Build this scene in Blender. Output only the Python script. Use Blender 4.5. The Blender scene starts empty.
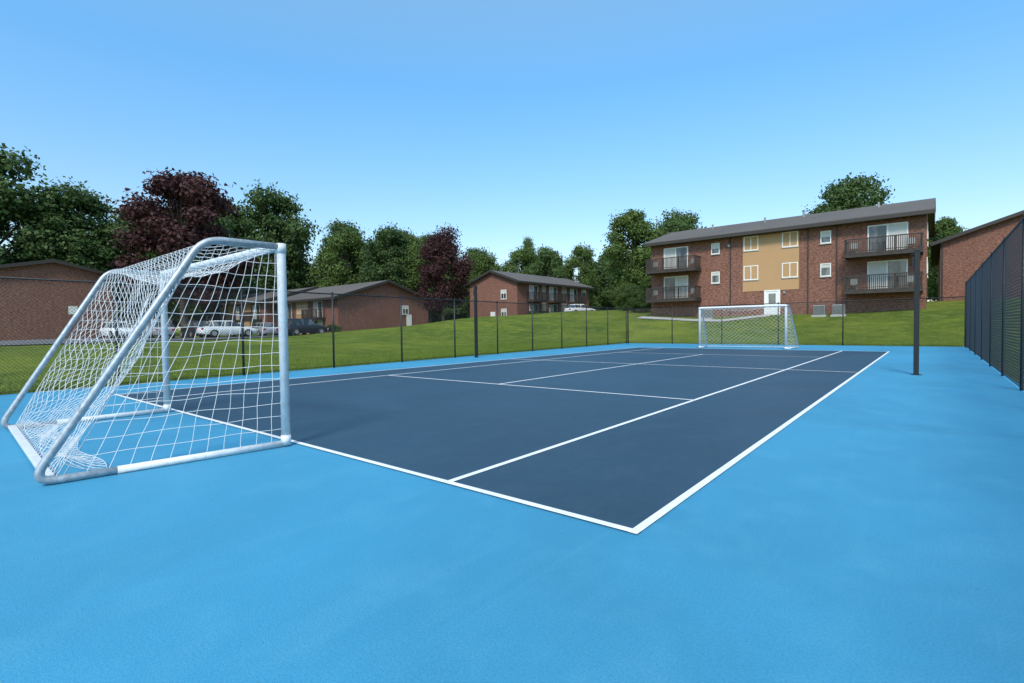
import bpy, bmesh, math, random
import numpy as np
from mathutils import Vector, Matrix
random.seed(7); rng=np.random.default_rng(7)
scene=bpy.context.scene
COL=scene.collection

# ------------------------------------------------------------ materials
def new_mat(name):
    m=bpy.data.materials.new(name); m.use_nodes=True
    nt=m.node_tree; b=nt.nodes['Principled BSDF']
    return m,nt,b
def N(nt,t,**kw):
    n=nt.nodes.new(t)
    for k,v in kw.items(): setattr(n,k,v)
    return n
def noise(nt,vec,scale,detail=4,rough=.55,dist=0):
    n=N(nt,'ShaderNodeTexNoise'); n.inputs['Scale'].default_value=scale; n.inputs['Detail'].default_value=detail
    n.inputs['Roughness'].default_value=rough; n.inputs['Distortion'].default_value=dist
    nt.links.new(vec,n.inputs['Vector']); return n.outputs['Fac']
def ramp(nt,fac,stops):
    r=N(nt,'ShaderNodeValToRGB'); e=r.color_ramp.elements
    while len(e)<len(stops): e.new(.5)
    for i,(p,c) in enumerate(stops):
        e[i].position=p; e[i].color=(c[0],c[1],c[2],1) if len(c)>1 else (c[0],)*3+(1,)
    nt.links.new(fac,r.inputs[0]); return r.outputs[0]
def mix(nt,fac,a,b,mode='MIX'):
    m=N(nt,'ShaderNodeMix',data_type='RGBA',blend_type=mode)
    for sock,v in ((m.inputs[0],fac),(m.inputs[6],a),(m.inputs[7],b)):
        if isinstance(v,(int,float)): sock.default_value=v
        elif isinstance(v,tuple): sock.default_value=(v[0],v[1],v[2],1)
        else: nt.links.new(v,sock)
    return m.outputs[2]
def bump(nt,b,h,strength,dist):
    n=N(nt,'ShaderNodeBump'); n.inputs['Strength'].default_value=strength; n.inputs['Distance'].default_value=dist
    nt.links.new(h,n.inputs['Height']); nt.links.new(n.outputs[0],b.inputs['Normal'])
def pos(nt): return N(nt,'ShaderNodeNewGeometry').outputs['Position']
def mapped(nt,vec,scale,rot=0):
    m=N(nt,'ShaderNodeMapping'); m.inputs['Scale'].default_value=scale; m.inputs['Rotation'].default_value=(0,0,rot); nt.links.new(vec,m.inputs['Vector']); return m.outputs[0]

def simple(name,col,rough=.6,metal=0,var=.15,scale=8,spec=.5,scuff=None):
    m,nt,b=new_mat(name); p=pos(nt)
    f=noise(nt,p,scale,5)
    lo=tuple(c*(1-var) for c in col); hi=tuple(min(1,c*(1+var)) for c in col)
    c=ramp(nt,f,[(.3,lo),(.7,hi)])
    if scuff: c=mix(nt,ramp(nt,noise(nt,mapped(nt,p,(1,1,.35)),26,6,.7,1.2),[(.58,(0,)),(.66,(.75,))]),c,scuff)
    nt.links.new(c,b.inputs['Base Color'])
    b.inputs['Roughness'].default_value=rough; b.inputs['Metallic'].default_value=metal
    b.inputs['Specular IOR Level'].default_value=spec
    return m
def court_mat(name,col,stain,rough):
    m,nt,b=new_mat(name); p=pos(nt)
    f1=noise(nt,p,.32,5,.6,.6); f2=noise(nt,p,2.2,6,.65,.3); f3=noise(nt,p,95,3,.6)
    f4=noise(nt,mapped(nt,p,(5.5,.6,1),.3),1.1,5,.6,.8)
    c=mix(nt,ramp(nt,f1,[(.36,(0,)),(.66,(1,))]),tuple(x*.88 for x in col),tuple(x*1.10 for x in col))
    c=mix(nt,ramp(nt,f2,[(.48,(0,)),(.80,(.45,))]),c,stain)
    c=mix(nt,ramp(nt,f4,[(.54,(0,)),(.78,(.22,))]),c,stain)
    for rt,sc in ((.9,(1.0,30,1)),(-.5,(26,1.2,1))):
        s1=noise(nt,mapped(nt,p,sc,rt),.9,3,.5,.4); s2=noise(nt,p,.55,2,.5)
        f=N(nt,'ShaderNodeMath',operation='MULTIPLY')
        nt.links.new(ramp(nt,s1,[(.66,(0,)),(.76,(1,))]),f.inputs[0]); nt.links.new(ramp(nt,s2,[(.54,(0,)),(.64,(.16,))]),f.inputs[1])
        c=mix(nt,f.outputs[0],c,tuple(min(1,x*1.25+.03) for x in stain))
    sp=N(nt,'ShaderNodeTexVoronoi'); sp.inputs['Scale'].default_value=5; nt.links.new(p,sp.inputs['Vector'])
    c=mix(nt,ramp(nt,sp.outputs['Distance'],[(.02,(.6,)),(.045,(0,))]),c,tuple(x*.5 for x in col))
    c=mix(nt,ramp(nt,f3,[(.3,(.45,)),(.55,(0,))]),c,tuple(x*.6 for x in col))
    c=mix(nt,ramp(nt,f3,[(.55,(0,)),(.75,(.30,))]),c,stain)
    nt.links.new(c,b.inputs['Base Color'])
    rr=N(nt,'ShaderNodeMapRange'); rr.inputs[3].default_value=rough-.1; rr.inputs[4].default_value=rough+.12
    nt.links.new(f2,rr.inputs[0]); nt.links.new(rr.outputs[0],b.inputs['Roughness'])
    b.inputs['Specular IOR Level'].default_value=.4
    bump(nt,b,noise(nt,p,180,3,.6),.5,.006)
    return m
M_light=court_mat('court_light_blue',(.044,.272,.450),(.095,.350,.52),.58)
M_dark=court_mat('court_dark_blue',(.022,.060,.100),(.050,.098,.145),.52)
def line_mat():
    m,nt,b=new_mat('line_paint'); p=pos(nt)
    f=noise(nt,p,6,6,.7); f2=noise(nt,p,90,3)
    c=mix(nt,ramp(nt,f,[(.35,(.55,)),(.6,(0,))]),(.80,.80,.80),(.62,.67,.71))
    c=mix(nt,ramp(nt,f2,[(.3,(.3,)),(.5,(0,))]),c,(.45,.55,.62))
    nt.links.new(c,b.inputs['Base Color']); b.inputs['Roughness'].default_value=.6
    return m
M_line=line_mat()
def grass_mat():
    m,nt,b=new_mat('grass'); p=pos(nt)
    f1=noise(nt,p,.09,5,.6,.4); f2=noise(nt,p,1.3,6,.7); f3=noise(nt,p,9,5,.75); f0=noise(nt,p,.28,6,.65,.7); f5=noise(nt,mapped(nt,p,(.25,2.2,1),.35),.55,3,.5)
    c=mix(nt,ramp(nt,f1,[(.40,(0,)),(.60,(1,))]),(.120,.190,.018),(.26,.320,.030))
    c=mix(nt,ramp(nt,f0,[(.46,(0,)),(.60,(.75,))]),c,(.090,.150,.017))
    c=mix(nt,ramp(nt,f5,[(.45,(0,)),(.6,(.35,))]),c,(.095,.16,.017))
    c=mix(nt,ramp(nt,f2,[(.45,(0,)),(.7,(.8,))]),c,(.33,.35,.07))
    c=mix(nt,ramp(nt,f3,[(.3,(.75,)),(.56,(0,))]),c,(.055,.10,.012))
    nt.links.new(c,b.inputs['Base Color']); b.inputs['Roughness'].default_value=.9; b.inputs['Specular IOR Level'].default_value=.1
    bump(nt,b,f3,1,.2)
    return m
M_grass=grass_mat()
def leaf_mat(name,dark,lite,trans=.3):
    m,nt,b=new_mat(name); g=N(nt,'ShaderNodeNewGeometry')
    oi=N(nt,'ShaderNodeObjectInfo')
    f=noise(nt,g.outputs['Position'],.55,4,.6)
    c=mix(nt,ramp(nt,f,[(.38,(0,)),(.62,(1,))]),dark,lite)
    c=mix(nt,ramp(nt,g.outputs['Random Per Island'],[(0,(0,)),(1,(.6,))]),c,tuple(x*1.35 for x in lite))
    c=mix(nt,ramp(nt,oi.outputs['Random'],[(0,(0,)),(1,(.45,))]),c,tuple(x*.75 for x in dark))
    nt.links.new(c,b.inputs['Base Color']); b.inputs['Roughness'].default_value=.65; b.inputs['Specular IOR Level'].default_value=.25
    t=N(nt,'ShaderNodeBsdfTranslucent'); nt.links.new(c,t.inputs[0])
    ms=N(nt,'ShaderNodeMixShader'); ms.inputs[0].default_value=trans
    nt.links.new(b.outputs[0],ms.inputs[1]); nt.links.new(t.outputs[0],ms.inputs[2])
    nt.links.new(ms.outputs[0],nt.nodes['Material Output'].inputs[0])
    return m
M_leaf=leaf_mat('leaves_green',(.050,.090,.022),(.115,.170,.038))
M_leaf2=leaf_mat('leaves_deep_green',(.042,.080,.026),(.090,.145,.042))
M_leaf3=leaf_mat('leaves_maple_purple',(.042,.018,.020),(.080,.032,.032))
M_blade=leaf_mat('grass_blades',(.13,.21,.020),(.25,.32,.035),.3)
M_bark=simple('bark',(.095,.072,.055),.9,0,.35,3)
def brick_mat(name,c1,c2,mort):
    m,nt,b=new_mat(name); p=pos(nt)
    s=N(nt,'ShaderNodeSeparateXYZ'); nt.links.new(p,s.inputs[0])
    a=N(nt,'ShaderNodeMath',operation='ADD'); nt.links.new(s.outputs[0],a.inputs[0]); nt.links.new(s.outputs[1],a.inputs[1])
    cb=N(nt,'ShaderNodeCombineXYZ'); nt.links.new(a.outputs[0],cb.inputs[0]); nt.links.new(s.outputs[2],cb.inputs[1])
    br=N(nt,'ShaderNodeTexBrick'); nt.links.new(cb.outputs[0],br.inputs['Vector'])
    br.inputs['Scale'].default_value=1; br.inputs['Brick Width'].default_value=.22; br.inputs['Row Height'].default_value=.078
    br.inputs['Mortar Size'].default_value=.007; br.inputs['Bias'].default_value=-.1
    br.inputs['Color1'].default_value=(*c1,1); br.inputs['Color2'].default_value=(*c2,1); br.inputs['Mortar'].default_value=(*mort,1)
    f=noise(nt,p,.6,5,.65); f2=noise(nt,mapped(nt,cb.outputs[0],(4.5,12.8,1)),1.0,1,.5)
    c=mix(nt,ramp(nt,f2,[(.38,(.7,)),(.58,(0,))]),br.outputs['Color'],tuple(x*.40 for x in c1))
    c=mix(nt,ramp(nt,f,[(.3,(.35,)),(.7,(0,))]),c,tuple(x*.6 for x in c1))
    nt.links.new(c,b.inputs['Base Color']); b.inputs['Roughness'].default_value=.85; b.inputs['Specular IOR Level'].default_value=.25
    bump(nt,b,br.outputs['Fac'],-.3,.01)
    return m
M_brick=brick_mat('brick',(.225,.082,.055),(.325,.140,.095),(.30,.25,.21))
def siding(name,col,pitch=.12):
    m,nt,b=new_mat(name); p=pos(nt)
    s=N(nt,'ShaderNodeSeparateXYZ'); nt.links.new(p,s.inputs[0])
    d=N(nt,'ShaderNodeMath',operation='DIVIDE'); d.inputs[1].default_value=pitch; nt.links.new(s.outputs[2],d.inputs[0])
    fr=N(nt,'ShaderNodeMath',operation='FRACT'); nt.links.new(d.outputs[0],fr.inputs[0])
    f=noise(nt,p,1.2,4)
    c=mix(nt,ramp(nt,fr.outputs[0],[(0,(.7,)),(.14,(0,))]),col,tuple(x*.45 for x in col))
    c=mix(nt,ramp(nt,f,[(.3,(.25,)),(.7,(0,))]),c,tuple(x*.75 for x in col))
    nt.links.new(c,b.inputs['Base Color']); b.inputs['Roughness'].default_value=.6
    bump(nt,b,fr.outputs[0],.4,.02)
    return m
M_tan=siding('tan_siding',(.48,.28,.135),.2)
M_grey_siding=siding('grey_siding',(.42,.38,.33))
def shingle():
    m,nt,b=new_mat('roof_shingle'); p=pos(nt)
    f=noise(nt,mapped(nt,p,(3,3,14)),1.4,5,.7); f2=noise(nt,p,.3,4)
    c=mix(nt,f,(.060,.052,.048),(.165,.145,.13)); c=mix(nt,ramp(nt,f2,[(.3,(.4,)),(.7,(0,))]),c,(.06,.052,.048))
    nt.links.new(c,b.inputs['Base Color']); b.inputs['Roughness'].default_value=.9; bump(nt,b,f,.5,.03)
    return m
M_roof=shingle()
M_trim=simple('dark_trim',(.035,.028,.024),.6)
M_wood=simple('balcony_wood',(.040,.030,.026),.7,0,.3,5)
M_white=simple('white_paint',(.76,.76,.74),.5,0,.05,4)
M_pipe=simple('goal_white_paint',(.66,.68,.69),.38,0,.10,14,.5,(.40,.41,.42))
M_galv=simple('galvanised_steel',(.38,.42,.45),.45,.5,.25,22,.5,(.22,.24,.25))
M_net=simple('net_rope',(.80,.80,.79),.8,0,.06,30)
M_blackm=simple('black_vinyl',(.012,.012,.013),.45,0,.3,20)
M_fwire=simple('fence_wire_black',(.013,.014,.016),.35,0,.3,20,.6)
M_conc=simple('concrete',(.40,.39,.37),.85,0,.2,2)
M_asph=simple('asphalt',(.12,.12,.122),.85,0,.25,3)
def glass_mat():
    m,nt,b=new_mat('window_glass'); p=pos(nt)
    f=noise(nt,mapped(nt,p,(1.6,1.6,.35)),1,3)
    nt.links.new(ramp(nt,f,[(.42,(.02,.025,.03)),(.58,(.16,.17,.17))]),b.inputs['Base Color'])
    b.inputs['Roughness'].default_value=.06; b.inputs['Specular IOR Level'].default_value=.8
    return m
M_glass=glass_mat()
M_blind=siding('window_blind',(.62,.61,.57),.05)
M_tyre=simple('tyre',(.02,.02,.02),.8); M_carW=simple('car_paint_white',(.74,.74,.74),.22,0,.02,2)
M_carD=simple('car_paint_dark',(.03,.032,.04),.2,.3,.05,2); M_carG=simple('car_paint_silver',(.45,.46,.48),.25,.4,.03,2)
M_light_red=simple('tail_lamp',(.35,.01,.01),.2)
M_metal=simple('unit_metal',(.30,.31,.30),.5,.3)

# ------------------------------------------------------------ helpers
def link(o,parent=None):
    COL.objects.link(o)
    if parent is not None: o.parent=parent
    return o
def empty(name,loc=(0,0,0)):
    e=bpy.data.objects.new(name,None); e.location=loc; e.empty_display_size=.3; return link(e)
class MB:
    def __init__(s): s.v=[]; s.f=[]
    def hexa(s,c):
        n=len(s.v); s.v+= [tuple(p) for p in c]
        s.f+=[(n,n+3,n+2,n+1),(n+4,n+5,n+6,n+7),(n,n+1,n+5,n+4),(n+1,n+2,n+6,n+5),(n+2,n+3,n+7,n+6),(n+3,n,n+4,n+7)]
    def box(s,x0,x1,y0,y1,z0,z1):
        s.hexa([(x0,y0,z0),(x1,y0,z0),(x1,y1,z0),(x0,y1,z0),(x0,y0,z1),(x1,y0,z1),(x1,y1,z1),(x0,y1,z1)])
    def poly(s,pts):
        n=len(s.v); s.v+=[tuple(p) for p in pts]; s.f.append(tuple(range(n,n+len(pts))))
    def tube(s,a,b,r,k=8,r2=None):
        a=Vector(a); b=Vector(b); d=(b-a)
        if d.length<1e-6: return
        r2=r if r2 is None else r2
        d.normalize(); u=d.orthogonal().normalized(); w=d.cross(u); n=len(s.v)
        for (c,rr) in ((a,r),(b,r2)):
            for i in range(k):
                t=2*math.pi*(i+.5)/k; s.v.append(tuple(c+u*math.cos(t)*rr+w*math.sin(t)*rr))
        for i in range(k): s.f.append((n+i,n+(i+1)%k,n+k+(i+1)%k,n+k+i))
        s.f.append(tuple(range(n+k-1,n-1,-1))); s.f.append(tuple(range(n+k,n+2*k)))
    def path(s,pts,r,k=12):
        pts=[Vector(p) for p in pts]; n=len(s.v); m=len(pts); u=None
        for i,p in enumerate(pts):
            d=(pts[min(i+1,m-1)]-pts[max(i-1,0)]).normalized()
            u=d.orthogonal().normalized() if u is None else (u-u.dot(d)*d).normalized()
            w=d.cross(u)
            for j in range(k):
                t=2*math.pi*j/k; s.v.append(tuple(p+u*math.cos(t)*r+w*math.sin(t)*r))
        for i in range(m-1):
            for j in range(k):
                s.f.append((n+i*k+j,n+i*k+(j+1)%k,n+(i+1)*k+(j+1)%k,n+(i+1)*k+j))
        s.f.append(tuple(range(n+k-1,n-1,-1))); s.f.append(tuple(range(n+(m-1)*k,n+m*k)))
    def obj(s,name,mat,parent=None,smooth=False,bev=0):
        me=bpy.data.meshes.new(name); me.from_pydata(s.v,[],s.f); me.materials.append(mat); me.update()
        if smooth: me.polygons.foreach_set('use_smooth',[True]*len(me.polygons))
        o=bpy.data.objects.new(name,me); link(o,parent)
        if bev:
            b=o.modifiers.new('b','BEVEL'); b.width=bev; b.segments=2; b.limit_method='ANGLE'
        return o
def rounded(pts,r,seg=8):
    pts=[Vector(p) for p in pts]; out=[pts[0]]
    for i in range(1,len(pts)-1):
        a,b,c=pts[i-1],pts[i],pts[i+1]; d1=(a-b).normalized(); d2=(c-b).normalized()
        p=b+d1*r; q=b+d2*r
        for k in range(seg+1):
            t=k/seg; out.append(p*(1-t)**2+b*2*t*(1-t)+q*t*t)
    out.append(pts[-1]); return out
def sm(t): 
    t=np.clip(t,0,1); return t*t*(3-2*t)
def T(x,y):
    x=np.asarray(x,float); y=np.asarray(y,float)
    dx=np.maximum(0,np.maximum(-16.6-x,x-1.6)); dy=np.maximum(0,y-31.9)
    z=.55*sm(dx/32)
    z=z+3.0*sm(dy/26)*sm((x+58)/32)
    z=z+1.5*np.exp(-((x+36)/9.)**2-((y-38)/12.)**2)*sm(np.maximum(dx,dy)/6)
    far=sm((np.hypot(x,y)-120)/250); z=z+far*1.5
    d=np.maximum(dx,dy)
    z=z+.10*np.sin(x*.21+1)*np.sin(y*.17)*sm(d/10)+.05*np.sin(x*.6+y*.3)*sm(d/8)
    return z-.035
def Tz(x,y): return float(T(x,y))

# ------------------------------------------------------------ ground
def ground():
    def ax(a,b,st,far):
        c=list(np.arange(a,b+.01,st)); s=st; x=c[-1]
        while x<far: s*=1.35; x+=s; c.append(x)
        s=st; x=c[0]
        while x>-far: s*=1.35; x-=s; c.insert(0,x)
        return np.array(c)
    xs=ax(-100,20,1.0,1800); ys=ax(-12,100,1.0,1800)
    X,Y=np.meshgrid(xs,ys); Z=T(X,Y)
    v=np.stack([X.ravel(),Y.ravel(),Z.ravel()],1); nx=len(xs); ny=len(ys)
    i=np.arange(ny-1)[:,None]*nx+np.arange(nx-1)[None,:]
    f=np.stack([i,i+1,i+nx+1,i+nx],-1).reshape(-1,4)
    me=bpy.data.meshes.new('lawn_ground'); me.from_pydata(v.tolist(),[],f.tolist()); me.materials.append(M_grass)
    me.polygons.foreach_set('use_smooth',[True]*len(me.polygons))
    link(bpy.data.objects.new('lawn_ground',me))
ground()
def fx(y): return -14.05-.055*y       # left fence line
def ribbon(name,path,width,mat,off):
    P=[Vector((p[0],p[1],0)) for p in path]; pts=[]
    for a,b in zip(P[:-1],P[1:]):
        n=max(1,int((b-a).length/1.0))
        for k in range(n): pts.append(a.lerp(b,k/n))
    pts.append(P[-1]); m=MB(); nw=max(2,int(width)); n=len(pts)
    for i,p in enumerate(pts):
        d=(pts[min(i+3,n-1)]-pts[max(i-3,0)]).normalized(); s=Vector((-d.y,d.x,0))
        for j in range(nw+1):
            q=p+s*(j/nw-.5)*width; m.v.append((q.x,q.y,Tz(q.x,q.y)+off))
    for i in range(n-1):
        for j in range(nw):
            a=i*(nw+1)+j; m.f.append((a,a+nw+1,a+nw+2,a+1))
    return m.obj(name,mat,None,True)
ribbon('parking_lot_pavement',[(-51,4),(-51,31)],13,M_asph,.07)
ribbon('road',[(-51,31.5),(-50.5,38),(-48.5,45),(-43,50),(-36,54),(-32,62),(-31,76),(-36,100)],6,M_asph,.08)
ribbon('footpath',[(-22,46.3),(-14,45.6),(-10.7,47.4)],1.1,M_conc,.06)

# ------------------------------------------------------------ court
court=empty('sports_court')
m=MB(); m.poly([(fx(-12)-.15,-12,0),(1.32,-12,0),(1.32,31.75,0),(fx(31.75)-.15,31.75,0)]); 
m.poly([(fx(-12)-.15,-12,-.08),(fx(-12)-.15,-12,0),(fx(31.75)-.15,31.75,0),(fx(31.75)-.15,31.75,-.08)])
m.obj('surround_surface',M_light,court)
XR,XL=-1.34,-12.25; Y0,Y1=2.74,25.65
m=MB(); m.poly([(XL,Y0,.004),(XR,Y0,.004),(XR,Y1,.004),(XL,Y1,.004)]); m.obj('play_surface',M_dark,court)
lw=.058
m=MB()
def lr(x0,x1,y0,y1,z): m.poly([(x0,y0,z),(x1,y0,z),(x1,y1,z),(x0,y1,z)])
XS,XSL,XC=-2.93,-10.85,-7.08; YS,YN,YF=8.12,14.75,20.6
for x in (XR,XL): lr(x-lw/2,x+lw/2,Y0-lw/2,Y1+lw/2,.008)
for x in (XS,XSL): lr(x-lw/2,x+lw/2,Y0,Y1,.008)
lr(XC-lw/2,XC+lw/2,YS,YF,.008)
for y in (Y0,Y1): lr(XL-lw/2,XR+lw/2,y-lw/2,y+lw/2,.0105)
for y in (YS,YF): lr(XSL,XS,y-lw/2,y+lw/2,.0105)
lr(XL,XR,YN-lw/2,YN+lw/2,.0105)
m.obj('court_lines',M_line,court)

# ------------------------------------------------------------ net posts
def net_post(x,y,hh,side):
    e=empty('net_post',(x,y,0)); m=MB()
    m.box(-.05,.05,-.05,.05,0,hh); m.obj('post_shaft',M_blackm,e,bev=.008)
    m=MB(); m.box(-.058,.058,-.058,.058,hh-.02,hh+.02); m.box(-.09,-.05,-.03,.03,hh-.35,hh-.15)
    m.tube((-.12*side,0,hh-.08),(.02*side,0,hh-.08),.015); m.obj('cap_and_pulley',M_blackm,e,bev=.004)
    m=MB(); m.tube((0,0,.002),(0,0,.014),.10,20); m.obj('ground_sleeve_collar',M_blackm,e)
net_post(-.27,14.8,2.82,1); net_post(-14.2,15.0,2.85,-1)

# ------------------------------------------------------------ fences
def wires(m,p0,p1,H,pitch,r,z0=.04):
    p0=Vector((p0[0],p0[1],0)); p1=Vector((p1[0],p1[1],0)); L=(p1-p0).length; d=(p1-p0)/L; nrm=Vector((-d.y,d.x,0))
    h=H-z0
    for sgn in (1,-1):
        off=nrm*(.004*sgn); c=-h
        k=int((L+h)/pitch)
        for i in range(k+1):
            s0=-h+i*pitch; s1=s0+h; t0=max(0,-s0/h) if s0<0 else 0; t1=1 if s1<=L else (L-s0)/h
            if t1<=t0: continue
            a=s0+t0*h; b=s0+t1*h; za=t0*h; zb=t1*h
            if sgn<0: za,zb=h-za,h-zb
            m.tube(p0+d*a+off+Vector((0,0,z0+za)),p0+d*b+off+Vector((0,0,z0+zb)),r,4)
def fence(name,pts,H,spacing,pitch,r,postr=.03,screen=False,start=0,wire_mat=M_blackm):
    e=empty(name); P=MB(); W=MB()
    for (a,b) in zip(pts[:-1],pts[1:]):
        a3=Vector((*a,0)); b3=Vector((*b,0)); L=(b3-a3).length; d=(b3-a3)/L
        s=start
        while s<L:
            q=a3+d*s; P.tube(q+Vector((0,0,-.3)),q+Vector((0,0,H+.03)),postr,10); P.tube(q+Vector((0,0,H+.03)),q+Vector((0,0,H+.07)),postr*1.15,10,.005); s+=spacing
        P.tube(a3+Vector((0,0,H)),b3+Vector((0,0,H)),.021,8)
        P.tube(a3+Vector((0,0,.06)),b3+Vector((0,0,.06)),.005,4)
        wires(W,a,b,H,pitch,r)
    for c in pts: 
        q=Vector((*c,0)); P.tube(q+Vector((0,0,-.3)),q+Vector((0,0,H+.05)),postr*1.35,12)
    P.obj('posts_and_rails',M_blackm,e,True); W.obj('chain_link_mesh',wire_mat,e)
    return e
Hs=2.32
CL=(fx(31.5),31.5); CR=(1.2,31.5)
fence('chain_link_fence',[(fx(-9),-9),CL],Hs,2.8,.071,.0026,start=1.07)
fence('chain_link_fence',[CL,CR],Hs,3.05,.071,.0026,start=3.05)
rf=fence('chain_link_fence',[(1.2,-9),CR],2.95,3.05,.115,.0030,.024,wire_mat=M_fwire)

# ------------------------------------------------------------ soccer goals
def goal(name,FR,FL,BR,BL,zt,topd,mesh,rope,sag,front=.05,tube=.03,seed=1):
    rnd=random.Random(seed)
    FR,FL,BR,BL=[Vector((*p,0)) for p in (FR,FL,BR,BL)]
    c=(FR+FL)/2; e=empty(name,c)
    up=Vector((0,0,1)); Z=lambda p,z:p+up*z-c
    TR=FR.lerp(BR,topd); TL=FL.lerp(BL,topd)
    m=MB()
    m.path(rounded([Z(FR,.02),Z(FR,zt),Z(FL,zt),Z(FL,.02)],.05,4),front,16); m.obj('front_frame',M_pipe,e,True)
    for nm,F,Tp,B in (('side_frame_right',FR,TR,BR),('side_frame_left',FL,TL,BL)):
        m=MB(); fwd=(F-B).normalized()
        m.path(rounded([Z(F,zt),Z(Tp,zt+.01),Z(B,tube),Z(B+fwd*.75,tube)],.17,10),tube,14); m.obj(nm,M_galv,e,True)
        m=MB(); m.path([Z(B+fwd*.55,tube),Z(F,tube)],tube*1.04,14); m.obj(nm+'_ground_bar',M_pipe,e,True)
    m=MB(); fr=(FR-BR).normalized()*.12
    a=Z(BR+fr,tube*.9); b=Z(BL+fr,tube*.9); dd=(b-a).normalized(); s=Vector((-dd.y,dd.x,0))*tube*1.1
    m.hexa([a-s,b-s,b+s,a+s,a-s+up*tube*1.0,b-s+up*tube*1.0,b+s+up*tube*1.0,a+s+up*tube*1.0]); m.obj('rear_ground_bar',M_pipe,e,bev=.006)
    m=MB()
    for p in (Z(FR,.07),Z(FL,.07),Z(FR,zt-.02),Z(FL,zt-.02)): m.tube(p-up*.05,p+up*.05,front*1.10,16)
    m.obj('corner_clamps',M_pipe,e,True)
    cu=bpy.data.curves.new('net','CURVE'); cu.dimensions='3D'; cu.bevel_depth=rope; cu.bevel_resolution=0; cu.materials.append(M_net)
    def patch(P,lu,lv,diamond=True,cell=mesh):
        nu=max(2,int(lu/cell)); nv=max(2,int(lv/cell)); 
        def add(pts):
            if len(pts)<2: return
            sp=cu.splines.new('POLY'); sp.points.add(len(pts)-1)
            for q,p in zip(sp.points,pts): q.co=(p.x,p.y,max(.006,p.z),1)
        h=.5
        if diamond:
            for sgn in (1,-1):
                for k in range(-nv,nu+1):
                    pts=[]
                    for j in range(0,nv*2+1):
                        i=(k+j*h) if sgn>0 else (k+nv-j*h)
                        if -1e-6<=i<=nu+1e-6: pts.append(P(i/nu,j*h/nv))
                    add(pts)
        else:
            for i in range(nu+1): add([P(i/nu,j/(nv*2)) for j in range(nv*2+1)])
            for j in range(nv+1): add([P(i/(nu*2),j/nv) for i in range(nu*2+1)])
        for e0 in (lambda t:(t,0),lambda t:(t,1),lambda t:(0,t),lambda t:(1,t)): add([P(*e0(t/24)) for t in range(25)])
    def bil(a,b,c_,d,off,amp=.012):
        ph=[rnd.uniform(0,6) for _ in range(6)]
        def P(u,v):
            p=a*(1-u)*(1-v)+b*u*(1-v)+c_*u*v+d*(1-u)*v
            w=math.sin(math.pi*min(1,max(0,u)))*math.sin(math.pi*min(1,max(0,v)))
            j=Vector((math.sin(u*23+v*9+ph[0]),math.sin(u*17-v*21+ph[1]),math.sin(v*25+u*13+ph[2])))*amp*(w**.3 if w>0 else 0)
            return p+off*w*(1+.3*math.sin(u*9+ph[3]))+j
        return P
    W=(FR-FL).length; inw=(FR-BR).normalized()
    dl=(Z(TR,zt)-Z(BR,0)).length
    patch(bil(Z(TR,zt-.03),Z(TL,zt-.03),Z(BL+inw*.15,.05),Z(BR+inw*.15,.05),inw*sag+up*-sag*.55,.022),W,dl*1.0)
    patch(bil(Z(FR,zt-.03),Z(FL,zt-.03),Z(TL,zt-.03),Z(TR,zt-.03),up*-sag*.9,.015),W,(FR-TR).length*1.2)
    side=(FL-FR).normalized()
    patch(bil(Z(FR,.06),Z(BR+inw*.2,.06),Z(TR,zt-.03),Z(FR,zt-.05),side*sag*.25,.009),(FR-BR).length*.85,zt,False)
    patch(bil(Z(FL,.06),Z(BL+inw*.2,.06),Z(TL,zt-.03),Z(FL,zt-.05),side*-sag*.25,.009),(FR-BR).length*.85,zt,False)
    if seed==1:
        a=BR+inw*.22; b=BL+inw*.22
        def P(u,v):
            p=a.lerp(b,.04+.92*u)-c
            return p+inw*(v*.28+.04*math.sin(u*14))+up*max(.012,.03+.12*(1-v)**2*abs(math.sin(u*7.5+1)))
        patch(P,W*.95,.32,True,mesh*.9)
    o=bpy.data.objects.new('net',cu); link(o,e)
    return e
goal('soccer_goal',(-5.22,2.60),(-8.90,2.62),(-5.47,.66),(-8.98,.82),2.08,.36,.135,.0025,.26,.045,.033,1)
goal('soccer_goal',(-5.15,25.95),(-9.05,25.95),(-4.95,27.7),(-9.25,27.7),2.02,.25,.19,.0032,.15,.055,.035,2)

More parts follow.
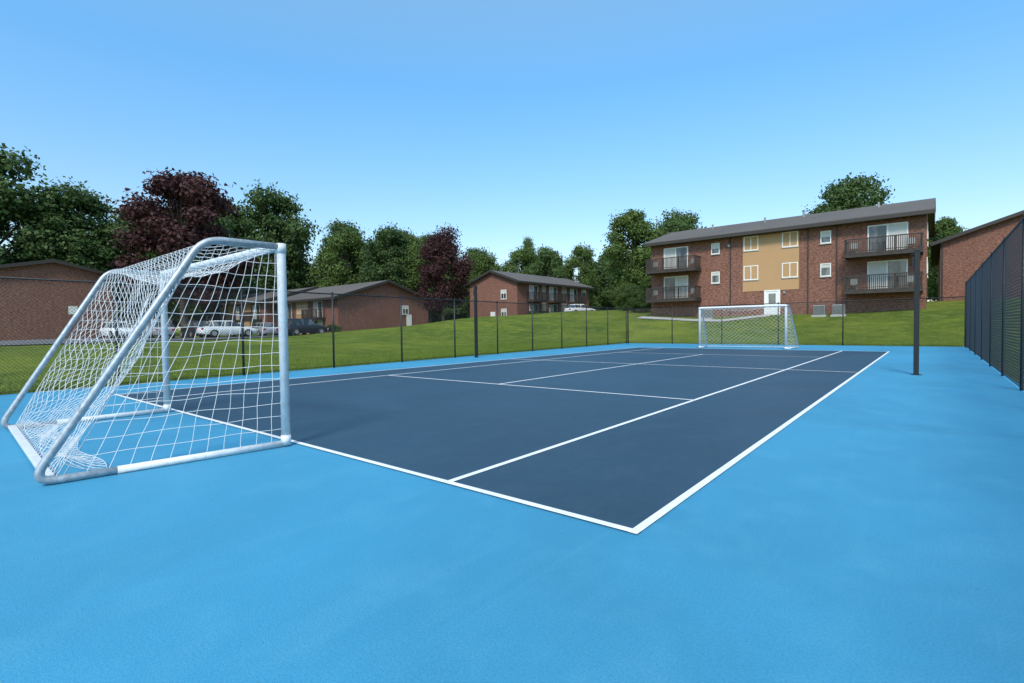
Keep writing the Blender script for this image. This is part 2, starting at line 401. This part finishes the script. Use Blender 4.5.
# ------------------------------------------------------------ buildings
class Fac:
    """facade frame: origin, along-wall axis u, outward normal n"""
    def __init__(s,o,u,n,parts): s.o=Vector(o); s.u=Vector(u); s.n=Vector(n); s.p=parts
    def pt(s,u,n,z): return s.o+s.u*u+s.n*n+Vector((0,0,z))
    def box(s,part,u0,u1,n0,n1,z0,z1):
        P=s.pt; c=[P(u0,n0,z0),P(u1,n0,z0),P(u1,n1,z0),P(u0,n1,z0),P(u0,n0,z1),P(u1,n0,z1),P(u1,n1,z1),P(u0,n1,z1)]
        s.p.setdefault(part,MB()).hexa(c)
    def window(s,u0,u1,z0,z1,mull=True,blind=.4):
        w=.07
        s.box('windows_frames',u0-w,u0,-.05,.05,z0-w,z1+w); s.box('windows_frames',u1,u1+w,-.05,.05,z0-w,z1+w)
        s.box('windows_frames',u0,u1,-.05,.05,z0-w,z0); s.box('windows_frames',u0,u1,-.05,.05,z1,z1+w)
        if mull: um=(u0+u1)/2; s.box('windows_frames',um-.03,um+.03,.012,.045,z0,z1)
        zb=z1-(z1-z0)*blind
        s.box('windows_glass',u0,u1,-.04,.012,z0,zb if blind>0 else z1)
        if blind>0: s.box('windows_blinds',u0,u1,-.04,.010,zb,z1)
        s.box('window_sills',u0-.12,u1+.12,-.04,.09,z0-w-.07,z0-w-.002)
    def patio(s,u0,u1,z0,z1,blind=1):
        w=.09
        s.box('windows_frames',u0-w,u0,-.05,.05,z0,z1+w); s.box('windows_frames',u1,u1+w,-.05,.05,z0,z1+w); s.box('windows_frames',u0,u1,-.05,.05,z1,z1+w)
        um=(u0+u1)/2; s.box('windows_frames',um-.05,um+.05,.012,.045,z0,z1)
        if blind==1: s.box('windows_blinds',u0,um,-.04,.010,z0,z1); s.box('windows_glass',um,u1,-.04,.012,z0,z1)
        elif blind==2: s.box('windows_glass',u0,um,-.04,.012,z0,z1); s.box('windows_blinds',um,u1,-.04,.010,z0,z1)
        else: s.box('windows_glass',u0,u1,-.04,.012,z0,z1)
    def balcony(s,u0,u1,z,d=1.5,under=True):
        b='balcony_woodwork'
        s.box(b,u0,u1,.0,d,z-.16,z-.002); s.box(b,u0-.03,u1+.03,d,d+.05,z-.30,z+.02)
        s.box(b,u0-.03,u0,.0,d,z-.30,z+.02); s.box(b,u1,u1+.03,.0,d,z-.30,z+.02)
        s.box(b,u0-.02,u1+.02,d-.02,d+.07,z+1.02,z+1.09); s.box(b,u0,u1,d,d+.04,z+.12,z+.17)
        for uu in (u0,u1-.05):
            s.box(b,uu,uu+.05,.0,d-.021,z+1.02,z+1.08); k=int(d/.15)
            for i in range(1,k): s.box(b,uu+.005,uu+.035,i*d/k-.02,i*d/k+.02,z,z+1.019)
        n=int((u1-u0)/.12)
        for i in range(n+1):
            uu=u0+.02+(u1-u0-.04)*i/n; s.box(b,uu-.028,uu+.028,d+.041,d+.062,z-.1,z+1.018)
        for uu in np.linspace(u0+.05,u1-.05,4): s.box(b,uu-.045,uu+.045,d-.095,d-.005,z,z+1.015)
PM={'brick_walls':M_brick,'tan_panels':M_tan,'siding_panels':M_grey_siding,'windows_frames':M_white,'windows_glass':M_glass,'windows_blinds':M_blind,
 'window_sills':M_conc,'balcony_woodwork':M_wood,'roof':M_roof,'fascia_and_soffit':M_trim,'doors':M_white,'downspouts':M_trim,'wall_lamps':M_metal,'number_sign':M_white,'patio_furniture':M_metal,'roof_vents':M_metal}
def finish(name,parts,loc):
    e=empty(name,loc)
    for k,mb in parts.items():
        mb.v=[(a-loc[0],b-loc[1],c-loc[2]) for a,b,c in mb.v]
        mb.obj(k,PM[k],e)
    return e
def gable_shell(parts,x0,x1,y0,y1,zb,ze,rise,axis,oh=.7,ohg=.5):
    W=parts.setdefault('brick_walls',MB()); W.box(x0,x1,y0,y1,zb-2.5,ze)
    R=parts.setdefault('roof',MB()); F=parts.setdefault('fascia_and_soffit',MB())
    if axis=='y':
        c=(x0+x1)/2; hw=(x1-x0)/2; g=lambda a,l,z:(c+a,l,z); l0,l1=y0,y1
    else:
        c=(y0+y1)/2; hw=(y1-y0)/2; g=lambda a,l,z:(l,c+a,z); l0,l1=x0,x1
    sl=rise/hw
    for l in (l0,l1):
        ll=(l+.001,l-.2) if l==l1 else (l-.001,l+.2)
        a=[g(-hw,ll[0],ze),g(hw,ll[0],ze),g(0,ll[0],ze+rise)]; b=[g(-hw,ll[1],ze),g(hw,ll[1],ze),g(0,ll[1],ze+rise)]
        W.poly(a); W.poly(b[::-1])
    t=.14
    for s in (-1,1):
        e=hw+oh; zl=ze-sl*oh
        bot=[g(0,l0-ohg,ze+rise),g(s*e,l0-ohg,zl),g(s*e,l1+ohg,zl),g(0,l1+ohg,ze+rise)]
        R.hexa([Vector(p)+Vector((0,0,.03)) for p in bot]+[Vector(p)+Vector((0,0,t+.03)) for p in bot])
        b2=[g(s*(e-.02),l0-ohg,zl-.16),g(s*(e+.08),l0-ohg,zl-.16),g(s*(e+.08),l1+ohg,zl-.16),g(s*(e-.02),l1+ohg,zl-.16)]
        F.hexa(b2+[(p[0],p[1],zl+.10) for p in b2])
        for l,sg in ((l0-ohg,-1),(l1+ohg,1)):
            p=[g(0,l+sg*.005,ze+rise-.14),g(s*e,l+sg*.005,zl-.14),g(s*e,l+sg*.05,zl-.14),g(0,l+sg*.05,ze+rise-.14)]
            F.hexa([Vector(q) for q in p]+[Vector(q)+Vector((0,0,.33)) for q in p])
        p=[g(s*hw,l0-ohg,ze-.02),g(s*e,l0-ohg,zl-.03),g(s*e,l1+ohg,zl-.03),g(s*hw,l1+ohg,ze-.02)]
        F.poly(p)
# main building: facade toward the court
parts={}; zb=1.9; BX0,BX1,BY=-21.5,-.35,48.0
gable_shell(parts,BX0,BX1,BY,BY+12,zb,zb+7.35,1.75,'x',.75,.45)
F=Fac((0,BY,zb),(1,0,0),(0,-1,0),parts)
F.box('tan_panels',-12.95,-8.55,-.05,.03,2.12,6.95)
for (z0,z1) in ((5.75,6.85),(3.2,4.3)):
    F.window(-12.8,-11.75,z0,z1,True,.45); F.window(-9.75,-8.7,z0,z1,True,.5)
F.window(-6.95,-6.35,5.75,6.6,False,.5); F.window(-6.95,-6.35,3.1,4.0,False,.3)
F.window(-15.6,-15.0,5.75,6.6,False,.5); F.window(-15.6,-15.0,3.1,4.0,False,.3)
for z in (1.75,4.5):
    F.balcony(-21.3,-16.6,z,1.6); F.patio(-20.1,-17.9,z+.02,z+2.1,1 if z>3 else 2)
    F.balcony(-5.2,-.55,z,1.6); F.patio(-3.8,-1.5,z+.02,z+2.1,2 if z>3 else 1)
    for (u,k) in ((-20.8,0),(-17.2,1),(-4.7,0),(-1.2,1)):
        F.box('patio_furniture',u-.22,u+.22,.5,.95,z+.4,z+.45); F.box('patio_furniture',u-.22,u+.22,.5,.54,z+.45,z+.9)
        for a in (-.2,.17):
            for b_ in (.52,.9): F.box('patio_furniture',u+a,u+a+.03,b_,b_+.03,z,z+.4)
F.box('doors',-11.05,-10.1,-.02,.05,0,2.05); F.box('windows_frames',-11.2,-11.05,-.03,.08,0,2.15); F.box('windows_frames',-10.1,-9.95,-.03,.08,0,2.15)
F.box('windows_frames',-11.05,-10.1,-.03,.08,2.05,2.15); F.box('windows_glass',-10.85,-10.3,.045,.06,1.0,1.85)
F.box('wall_lamps',-9.7,-9.55,0,.14,1.8,2.0); F.box('wall_lamps',-14.2,-14.0,0,.16,6.2,6.4)
for u in (-14.0,-7.9,-5.9): F.box('downspouts',u-.04,u+.04,0,.08,0,7.0)
for u in (-17,-12.2,-9,-3.5):
    F.p.setdefault('roof_vents',MB()).tube((u,BY+4.5,zb+8.4),(u,BY+4.5,zb+9.25),.09,8)
FR_=Fac((BX1,BY,zb),(0,1,0),(1,0,0),parts)
for z in (3.1,5.75): FR_.window(3,4.1,z,z+1.1); FR_.window(8,9.1,z,z+1.1)
finish('brick_apartment_building',parts,(-11,54,zb))
# right-hand building (gable end)
parts={}; zb=2.9
gable_shell(parts,.6,13.2,66,90,zb,9.0,2.15,'y',.7,.5)
F=Fac((0,66,zb),(1,0,0),(0,-1,0),parts)
F.window(9.3,10.4,1.0,2.2); F.window(9.3,10.4,3.7,4.9)
F.box('downspouts',.7,.8,0,.1,0,5.8)
finish('brick_apartment_building',parts,(7,72,zb))
# building C : gable toward court, long side with balconies
parts={}; zb=1.35
gable_shell(parts,-54.2,-45,56,75.5,zb,7.7,1.6,'y',.7,.5)
F=Fac((-45,56,zb),(0,1,0),(1,0,0),parts)
for z in (1.0,3.7):
    for u in (2.2,7.2,13.0): F.balcony(u,u+3.3,z,1.3); F.patio(u+.7,u+2.6,z+.02,z+2.1,1)
    F.box('siding_panels',5.9,6.9,-.05,.03,z,z+2.4); F.box('siding_panels',11.2,12.6,-.05,.03,z,z+2.4); F.window(17.2,18.4,z+1,z+2.1)
F=Fac((-54.2,56,zb),(1,0,0),(0,-1,0),parts)
F.window(6.3,7.2,3.9,5.1); F.window(6.3,7.2,1.3,2.4); F.box('doors',4.2,5.1,-.02,.05,0,2.05)
finish('brick_apartment_building',parts,(-50,62,zb))
# building B : gable faces the court, long balcony side to the left
parts={}; zb=.45
gable_shell(parts,-74,-58,36,51,zb,5.35,2.3,'x',.8,.6)
F=Fac((-74,36,zb),(1,0,0),(0,-1,0),parts)
for u in (1.5,9.5): 
    F.balcony(u,u+3.6,2.3,1.3); F.patio(u+.8,u+2.8,2.32,4.4,1); F.patio(u+.8,u+2.8,.0,1.9,2)
F.box('tan_panels',5.6,8.8,-.05,.03,.1,4.6); F.window(6.0,6.9,3.0,4.0); F.window(7.5,8.4,3.0,4.0)
F=Fac((-58,36,zb),(0,1,0),(1,0,0),parts)
F.window(10.2,11.2,2.8,3.9); F.box('doors',10.9,11.8,-.02,.05,.8,2.7)
finish('brick_apartment_building',parts,(-66,43,zb))
parts={}; zb=.5
gable_shell(parts,-100,-75.2,35,50,zb,5.6,2.1,'x',.8,.6)
F=Fac((-100,35,zb),(1,0,0),(0,-1,0),parts)
for u in (2,8,14,20):
    F.balcony(u,u+3.4,2.3,1.3); F.patio(u+.7,u+2.7,2.32,4.4,1); F.patio(u+.7,u+2.7,.0,1.9,2)
F.box('tan_panels',11.6,13.8,-.05,.03,.1,4.8); F.box('tan_panels',17.6,19.8,-.05,.03,.1,4.8)
finish('brick_apartment_building',parts,(-88,43,zb))
# building A far left
parts={}; zb=.7
gable_shell(parts,-90,-65,5.6,14.6,zb,7.0,1.05,'x',.5,.4)
F=Fac((-65,5.6,zb),(0,1,0),(1,0,0),parts)
F.box('number_sign',5.5,6.2,0,.03,2.3,3.1)
finish('brick_apartment_building',parts,(-77,10,zb))
# distant building D
parts={}; zb=3.6
gable_shell(parts,-68,-57,108,120,zb,6.6,1.3,'x',.5,.4)
F=Fac((-68,108,zb),(1,0,0),(0,-1,0),parts)
for u in (1.5,4.7,8): F.window(u,u+1.2,1,2.2)
finish('brick_apartment_building',parts,(-62,112,zb))

# air-conditioning units beside the main building
for (x,y) in ((-5.6,46.9),(-6.9,46.9),(-15.6,46.9)):
    z=Tz(x,y); e=empty('air_conditioning_unit',(x,y,z)); m=MB(); m.box(-.4,.4,-.4,.4,.08,.85); m.obj('casing',M_metal,e,bev=.03)
    m=MB()
    for k in range(8): m.box(-.37,.37,-.415,-.401,.14+k*.085,.17+k*.085)
    m.obj('grille_louvres',M_blackm,e); m=MB(); m.tube((0,0,.85),(0,0,.88),.3,20); m.obj('fan_guard',M_blackm,e)
    m=MB(); m.box(-.5,.5,-.5,.5,-.15,.079); m.obj('pad',M_conc,e)

# ------------------------------------------------------------ cars
def car(x,y,rot,mat,suv=0):
    z=Tz(x,y)+.08; e=empty('parked_car',(x,y,z)); e.rotation_euler=(0,0,rot)
    L=2.25; H=1.42+.25*suv
    st=[(-L,.62,.38,.72),(-L+.12,.80,.28,.88),(-1.6,.87,.24,.96),(-.6,.89,.22,.94),(.5,.89,.22,.93),(1.35,.86,.24,.88),(L-.2,.80,.28,.72),(L,.60,.38,.60)]
    if suv: st=[(a,b,c,d+.1) for a,b,c,d in st]
    m=MB()
    for (a,w,b,t) in st:
        zm=(b+t)/2; m.v+=[(a,-w*.9,b),(a,-w,zm),(a,-w*.93,t-.03),(a,-w*.6,t),(a,w*.6,t),(a,w*.93,t-.03),(a,w,zm),(a,w*.9,b)]
    for i in range(len(st)-1):
        for j in range(8):
            a=i*8+j; b=i*8+(j+1)%8; m.f.append((a,b,b+8,a+8))
    m.f.append(tuple(range(7,-1,-1))); k=(len(st)-1)*8; m.f.append(tuple(range(k,k+8)))
    m.obj('body',mat,e,True,.02)
    zb=.9+.1*suv; r=-1.95 if suv else -1.75
    def frus(m,x0,x1,X0,X1,w0,w1,z0,z1):
        m.hexa([(x0,-w0,z0),(x1,-w0,z0),(x1,w0,z0),(x0,w0,z0),(X0,-w1,z1),(X1,-w1,z1),(X1,w1,z1),(X0,w1,z1)])
    m=MB(); frus(m,r,1.05,r+.45,.25,.82,.64,zb,H-.06); m.obj('cabin_glass',M_glass,e,bev=.03)
    m=MB(); frus(m,r+.40,.30,r+.50,.18,.66,.60,H-.07,H)
    for (a,b) in ((-.55,-.42),(r+.35,r+.30)):
        for s in (-1,1): m.hexa([(a-.04,s*.825,zb),(a+.04,s*.825,zb),(a+.04,s*.80,zb),(a-.04,s*.80,zb),(b-.04,s*.655,H-.06),(b+.04,s*.655,H-.06),(b+.04,s*.62,H-.06),(b-.04,s*.62,H-.06)])
    m.obj('roof_and_pillars',mat,e,bev=.02)
    m=MB(); h=MB()
    for a in (-1.38,1.35):
        for s in (-1,1): m.tube((a,s*.70,.33),(a,s*.90,.33),.33,20); h.tube((a,s*.90,.33),(a,s*.915,.33),.2,12)
    m.obj('tyres',M_tyre,e,True); h.obj('wheel_hubs',M_metal,e)
    m=MB()
    for s in (-1,1): m.box(-L-.01,-L+.1,s*.62-.12,s*.62+.12,.66,.82)
    m.obj('tail_lamps',M_light_red,e); m=MB()
    for s in (-1,1): m.box(L-.12,L+.01,s*.55-.14,s*.55+.14,.54,.66)
    m.obj('head_lamps',M_white,e)
for c_ in ((-49.3,26.8,92,M_carD,1),(-47.6,18.8,88,M_carW,0),(-53.8,24.6,176,M_carG,0),(-53.8,27.6,182,M_carW,1),(-53.9,21.6,180,M_carW,0),(-53.7,18.4,178,M_carD,1),(-53.8,15.2,181,M_carG,1),(-53.8,12.4,2,M_carW,0),(-37.2,60,70,M_carW,0)):
    car(c_[0],c_[1],math.radians(c_[2]),c_[3],c_[4])

# ------------------------------------------------------------ trees
def make_tree_meshes(seed,mleaf,nleaf=15000,lsize=.17,shape=1.0):
    r=np.random.default_rng(seed); R=random.Random(seed)
    tr=MB(); cl=[]
    nb=34
    for i in range(nb):
        t=(i+.5)/nb; z=2.4+6.8*t
        w=3.15*shape*math.sin(math.pi*min(1,(.18+.78*t)))**.6
        a=i*2.4+R.uniform(-.6,.6); q=w*math.sqrt(R.uniform(.15,.85))
        cl.append((q*math.cos(a),q*math.sin(a),z+R.uniform(-.35,.35),R.uniform(.55,1.2)))
    cl.append((R.uniform(-.5,.5),R.uniform(-.5,.5),9.0,.85)); 
    p=[Vector((0,0,-.3)),Vector((.05,.03,1.6)),Vector((-.08,.05,3.4)),Vector((.1,-.05,5.5)),Vector((0,0,8.2))]; rr=[.24,.18,.15,.10,.03]
    for i in range(4): tr.tube(p[i],p[i+1],rr[i],9,rr[i+1])
    for c in cl[::2]:
        e=Vector(c[:3]); b=p[1].lerp(p[3],min(1,max(0,(e.z-2.5)/6))); mid=b.lerp(e,.5)+Vector((R.uniform(-.2,.2),R.uniform(-.2,.2),.15))
        tr.tube(b,mid,.07,5,.04); tr.tube(mid,e,.04,5,.012)
    C=np.array(cl); wt=C[:,3]**2; idx=r.choice(len(C),nleaf,p=wt/wt.sum())
    d=r.normal(size=(nleaf,3)); d/=np.linalg.norm(d,axis=1)[:,None]
    rad=C[idx,3]*np.clip(r.normal(.85,.24,nleaf),.1,1.6)
    lump=1+.25*np.sin(d[:,0]*7+idx)*np.sin(d[:,1]*6+idx*2)+.18*np.sin(d[:,2]*11+idx)
    c=C[idx,:3]+d*(rad*lump)[:,None]*np.array([1.1,1.1,.75])
    n=d*1.0+r.normal(size=(nleaf,3))*.7+np.array([0,0,.5]); n/=np.linalg.norm(n,axis=1)[:,None]
    a=r.normal(size=(nleaf,3)); u=np.cross(n,a); u/=np.linalg.norm(u,axis=1)[:,None]; v=np.cross(n,u)
    s=(lsize*r.uniform(.6,1.25,nleaf))[:,None]
    q=np.stack([c-u*s*.9,c-v*s*.55,c+u*s*.9,c+v*s*.55],1).reshape(-1,3)
    me=bpy.data.meshes.new('foliage'); me.vertices.add(nleaf*4); me.vertices.foreach_set('co',q.ravel())
    me.loops.add(nleaf*4); me.loops.foreach_set('vertex_index',np.arange(nleaf*4,dtype=np.int32)); me.polygons.add(nleaf)
    me.polygons.foreach_set('loop_start',np.arange(nleaf,dtype=np.int32)*4); me.polygons.foreach_set('loop_total',np.full(nleaf,4,dtype=np.int32))
    me.materials.append(mleaf); me.update(); me.validate()
    tm=bpy.data.meshes.new('trunk_and_limbs'); tm.from_pydata(tr.v,[],tr.f); tm.materials.append(M_bark)
    return me,tm
GT=[make_tree_meshes(s,m_,22000,.14,sh) for s,m_,sh in ((1,M_leaf,1),(2,M_leaf2,1.05),(3,M_leaf,.92),(4,M_leaf2,1.0),(5,M_leaf,1.08))]
PT=[make_tree_meshes(s,M_leaf3,22000,.14,1.0) for s in (11,12)]
def tree(name,x,y,top,width,meshes,rot=None,base=None):
    z=Tz(x,y) if base is None else base
    e=empty(name,(x,y,z)); h=(top-z)/9.8; w=width/7.0
    e.scale=(w,w,h); e.rotation_euler=(0,0,random.uniform(0,6.28) if rot is None else rot)
    for nm,me in (('foliage',meshes[0]),('trunk_and_limbs',meshes[1])): link(bpy.data.objects.new(nm,me),e)
trees=[(-95,9,25.3,18),(-94,17,22.0,15),(-98,2,26,16),(-96,25,21,13),(-92,30,21,13),(-90,33,20,12),
 (-104,50,30.0,18),(-108,41,28,16),(-112,57,26,15),(-85,55,19.5,12),(-93,60,23,14),(-76,58,19.6,12),(-70,62,17,10),(-80,66,20,12),
 (-97,75,24,14),(-84,75,21,12),(-62,88,18,10),(-60,110,19,12),(-35,90,15,9),
 (-73.8,94.6,19.7,12),(-75,80,18,10),(-69.5,98,18,11),(-50.1,81,16.3,6.8),(-30.9,63.2,16.6,9.6),(-31.5,80,19,10),(-26.5,67,15.0,8),
 (-9.5,89.5,22.8,12),(-13,93,20,9),(1.5,102,17,8),(-44,92,14.5,9),(-40,105,15,10),(-56,100,16,10),(16,60,14,9),(24,45,13,9),(-66,72,15,9),(-75,98,22.5,4.5)]
for i,t in enumerate(trees): tree('deciduous_tree',*t,GT[(i*7+1)%5])
tree('purple_maple_tree',-57.2,18.6,17.2,11.8,PT[0]); tree('purple_maple_tree',-45.4,42.3,12.7,6.8,PT[1])
# distant woodland mass
wood=empty('distant_treeline')
k=0
for a in np.arange(-130,30,2.2):
    D=random.uniform(135,175); az=math.radians(a+random.uniform(-1,1)); x=D*math.sin(az); y=D*math.cos(az)
    if y<-60: continue
    me=GT[k%5]; k+=1; z=Tz(x,y); s=random.uniform(1.45,1.95)*(1.2 if a<-50 else 1.0)
    e=bpy.data.objects.new('tree_foliage',me[0]); e.location=(x,y,z-2); e.scale=(s*1.6,s*1.6,s); e.rotation_euler=(0,0,random.uniform(0,6)); link(e,wood)
# shrubs
def shrub(x,y,w,h):
    e=empty('shrub',(x,y,Tz(x,y))); o=bpy.data.objects.new('foliage',GT[random.randrange(4)][0]); o.scale=(w/7,w/7,h/7.2); o.location=(0,0,-h*.28); o.rotation_euler=(0,0,random.uniform(0,6)); link(o,e)
for p in ((-25.5,52,3.2,2.6),(-23.6,50,2.6,2.0),(-28,56,3.6,3.0),(-24.6,55,3,3.6),(-43,57,2,1.4),(-55,33.5,2,1.2),(-55.6,52.5,2.4,1.6)): shrub(*p)

# ------------------------------------------------------------ grass blades beyond the fence
def blades():
    n=110000
    side=rng.random(n)
    y=rng.uniform(-4,31.5,n); off=rng.exponential(3.5,n)+.08
    x=-14.05-.055*y-.18-off
    m2=side<.38
    x=np.where(m2,rng.uniform(-17,1.2,n),x); y=np.where(m2,31.85+off,y)
    z=T(x,y); a=rng.uniform(0,6.28,n); h=rng.uniform(.03,.085,n); w=rng.uniform(.006,.014,n)
    h=h*np.where(off<.5,1.8,1.0)
    dx=np.cos(a)*w; dy=np.sin(a)*w; lx=rng.normal(0,.025,n); ly=rng.normal(0,.025,n)
    v=np.stack([np.stack([x-dx,y-dy,z-.01],1),np.stack([x+dx,y+dy,z-.01],1),np.stack([x+lx,y+ly,z+h],1)],1).reshape(-1,3)
    me=bpy.data.meshes.new('grass_blades'); me.vertices.add(n*3); me.vertices.foreach_set('co',v.ravel())
    me.loops.add(n*3); me.loops.foreach_set('vertex_index',np.arange(n*3,dtype=np.int32)); me.polygons.add(n)
    me.polygons.foreach_set('loop_start',np.arange(n,dtype=np.int32)*3); me.polygons.foreach_set('loop_total',np.full(n,3,dtype=np.int32))
    me.materials.append(M_blade); me.update(); me.validate(); link(bpy.data.objects.new('grass',me))
blades()

# ------------------------------------------------------------ light, sky, camera
el=math.radians(48); azs=math.radians(158)
sd=Vector((math.sin(azs)*math.cos(el),math.cos(azs)*math.cos(el),math.sin(el)))
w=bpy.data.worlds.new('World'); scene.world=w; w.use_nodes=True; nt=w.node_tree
sky=nt.nodes.new('ShaderNodeTexSky'); sky.sky_type='NISHITA'; sky.sun_disc=False; sky.sun_elevation=el; sky.sun_rotation=azs
sky.air_density=1.0; sky.dust_density=.6; sky.ozone_density=1.5
g=N(nt,'ShaderNodeTexCoord'); s=N(nt,'ShaderNodeSeparateXYZ'); nt.links.new(g.outputs['Generated'],s.inputs[0])
tint=ramp(nt,s.outputs[2],[(0,(.50,.47,.44)),(.12,(.48,.50,.49)),(.42,(.38,.66,.74)),(.62,(.75,.90,.80)),(.85,(1,.95,.75))])  # top stops: paler, brighter zenith added above the view to soften the light
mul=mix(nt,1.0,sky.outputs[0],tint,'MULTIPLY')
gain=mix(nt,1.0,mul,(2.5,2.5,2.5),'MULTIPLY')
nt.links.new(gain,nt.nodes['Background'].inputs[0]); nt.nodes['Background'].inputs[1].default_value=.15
ld=bpy.data.lights.new('sun','SUN'); ld.energy=3.2; ld.angle=math.radians(12); ld.color=(1,.94,.86)
lo=bpy.data.objects.new('sun',ld); lo.rotation_euler=sd.to_track_quat('Z','Y').to_euler(); link(lo)

cd=bpy.data.cameras.new('camera'); cam=bpy.data.objects.new('camera',cd); link(cam); scene.camera=cam
R=Matrix(((0.77267,-0.00807,0.63475),(0.63466,0.03098,-0.77217),(-0.01343,0.99949,0.02906)))
cam.matrix_world=Matrix.Translation((0,0,1.22))@R.to_4x4()
cd.sensor_width=36; cd.lens=36*511/1024; cd.clip_end=5000; cd.clip_start=.05
scene.view_settings.view_transform='Standard'; scene.view_settings.look='None'; scene.view_settings.exposure=0
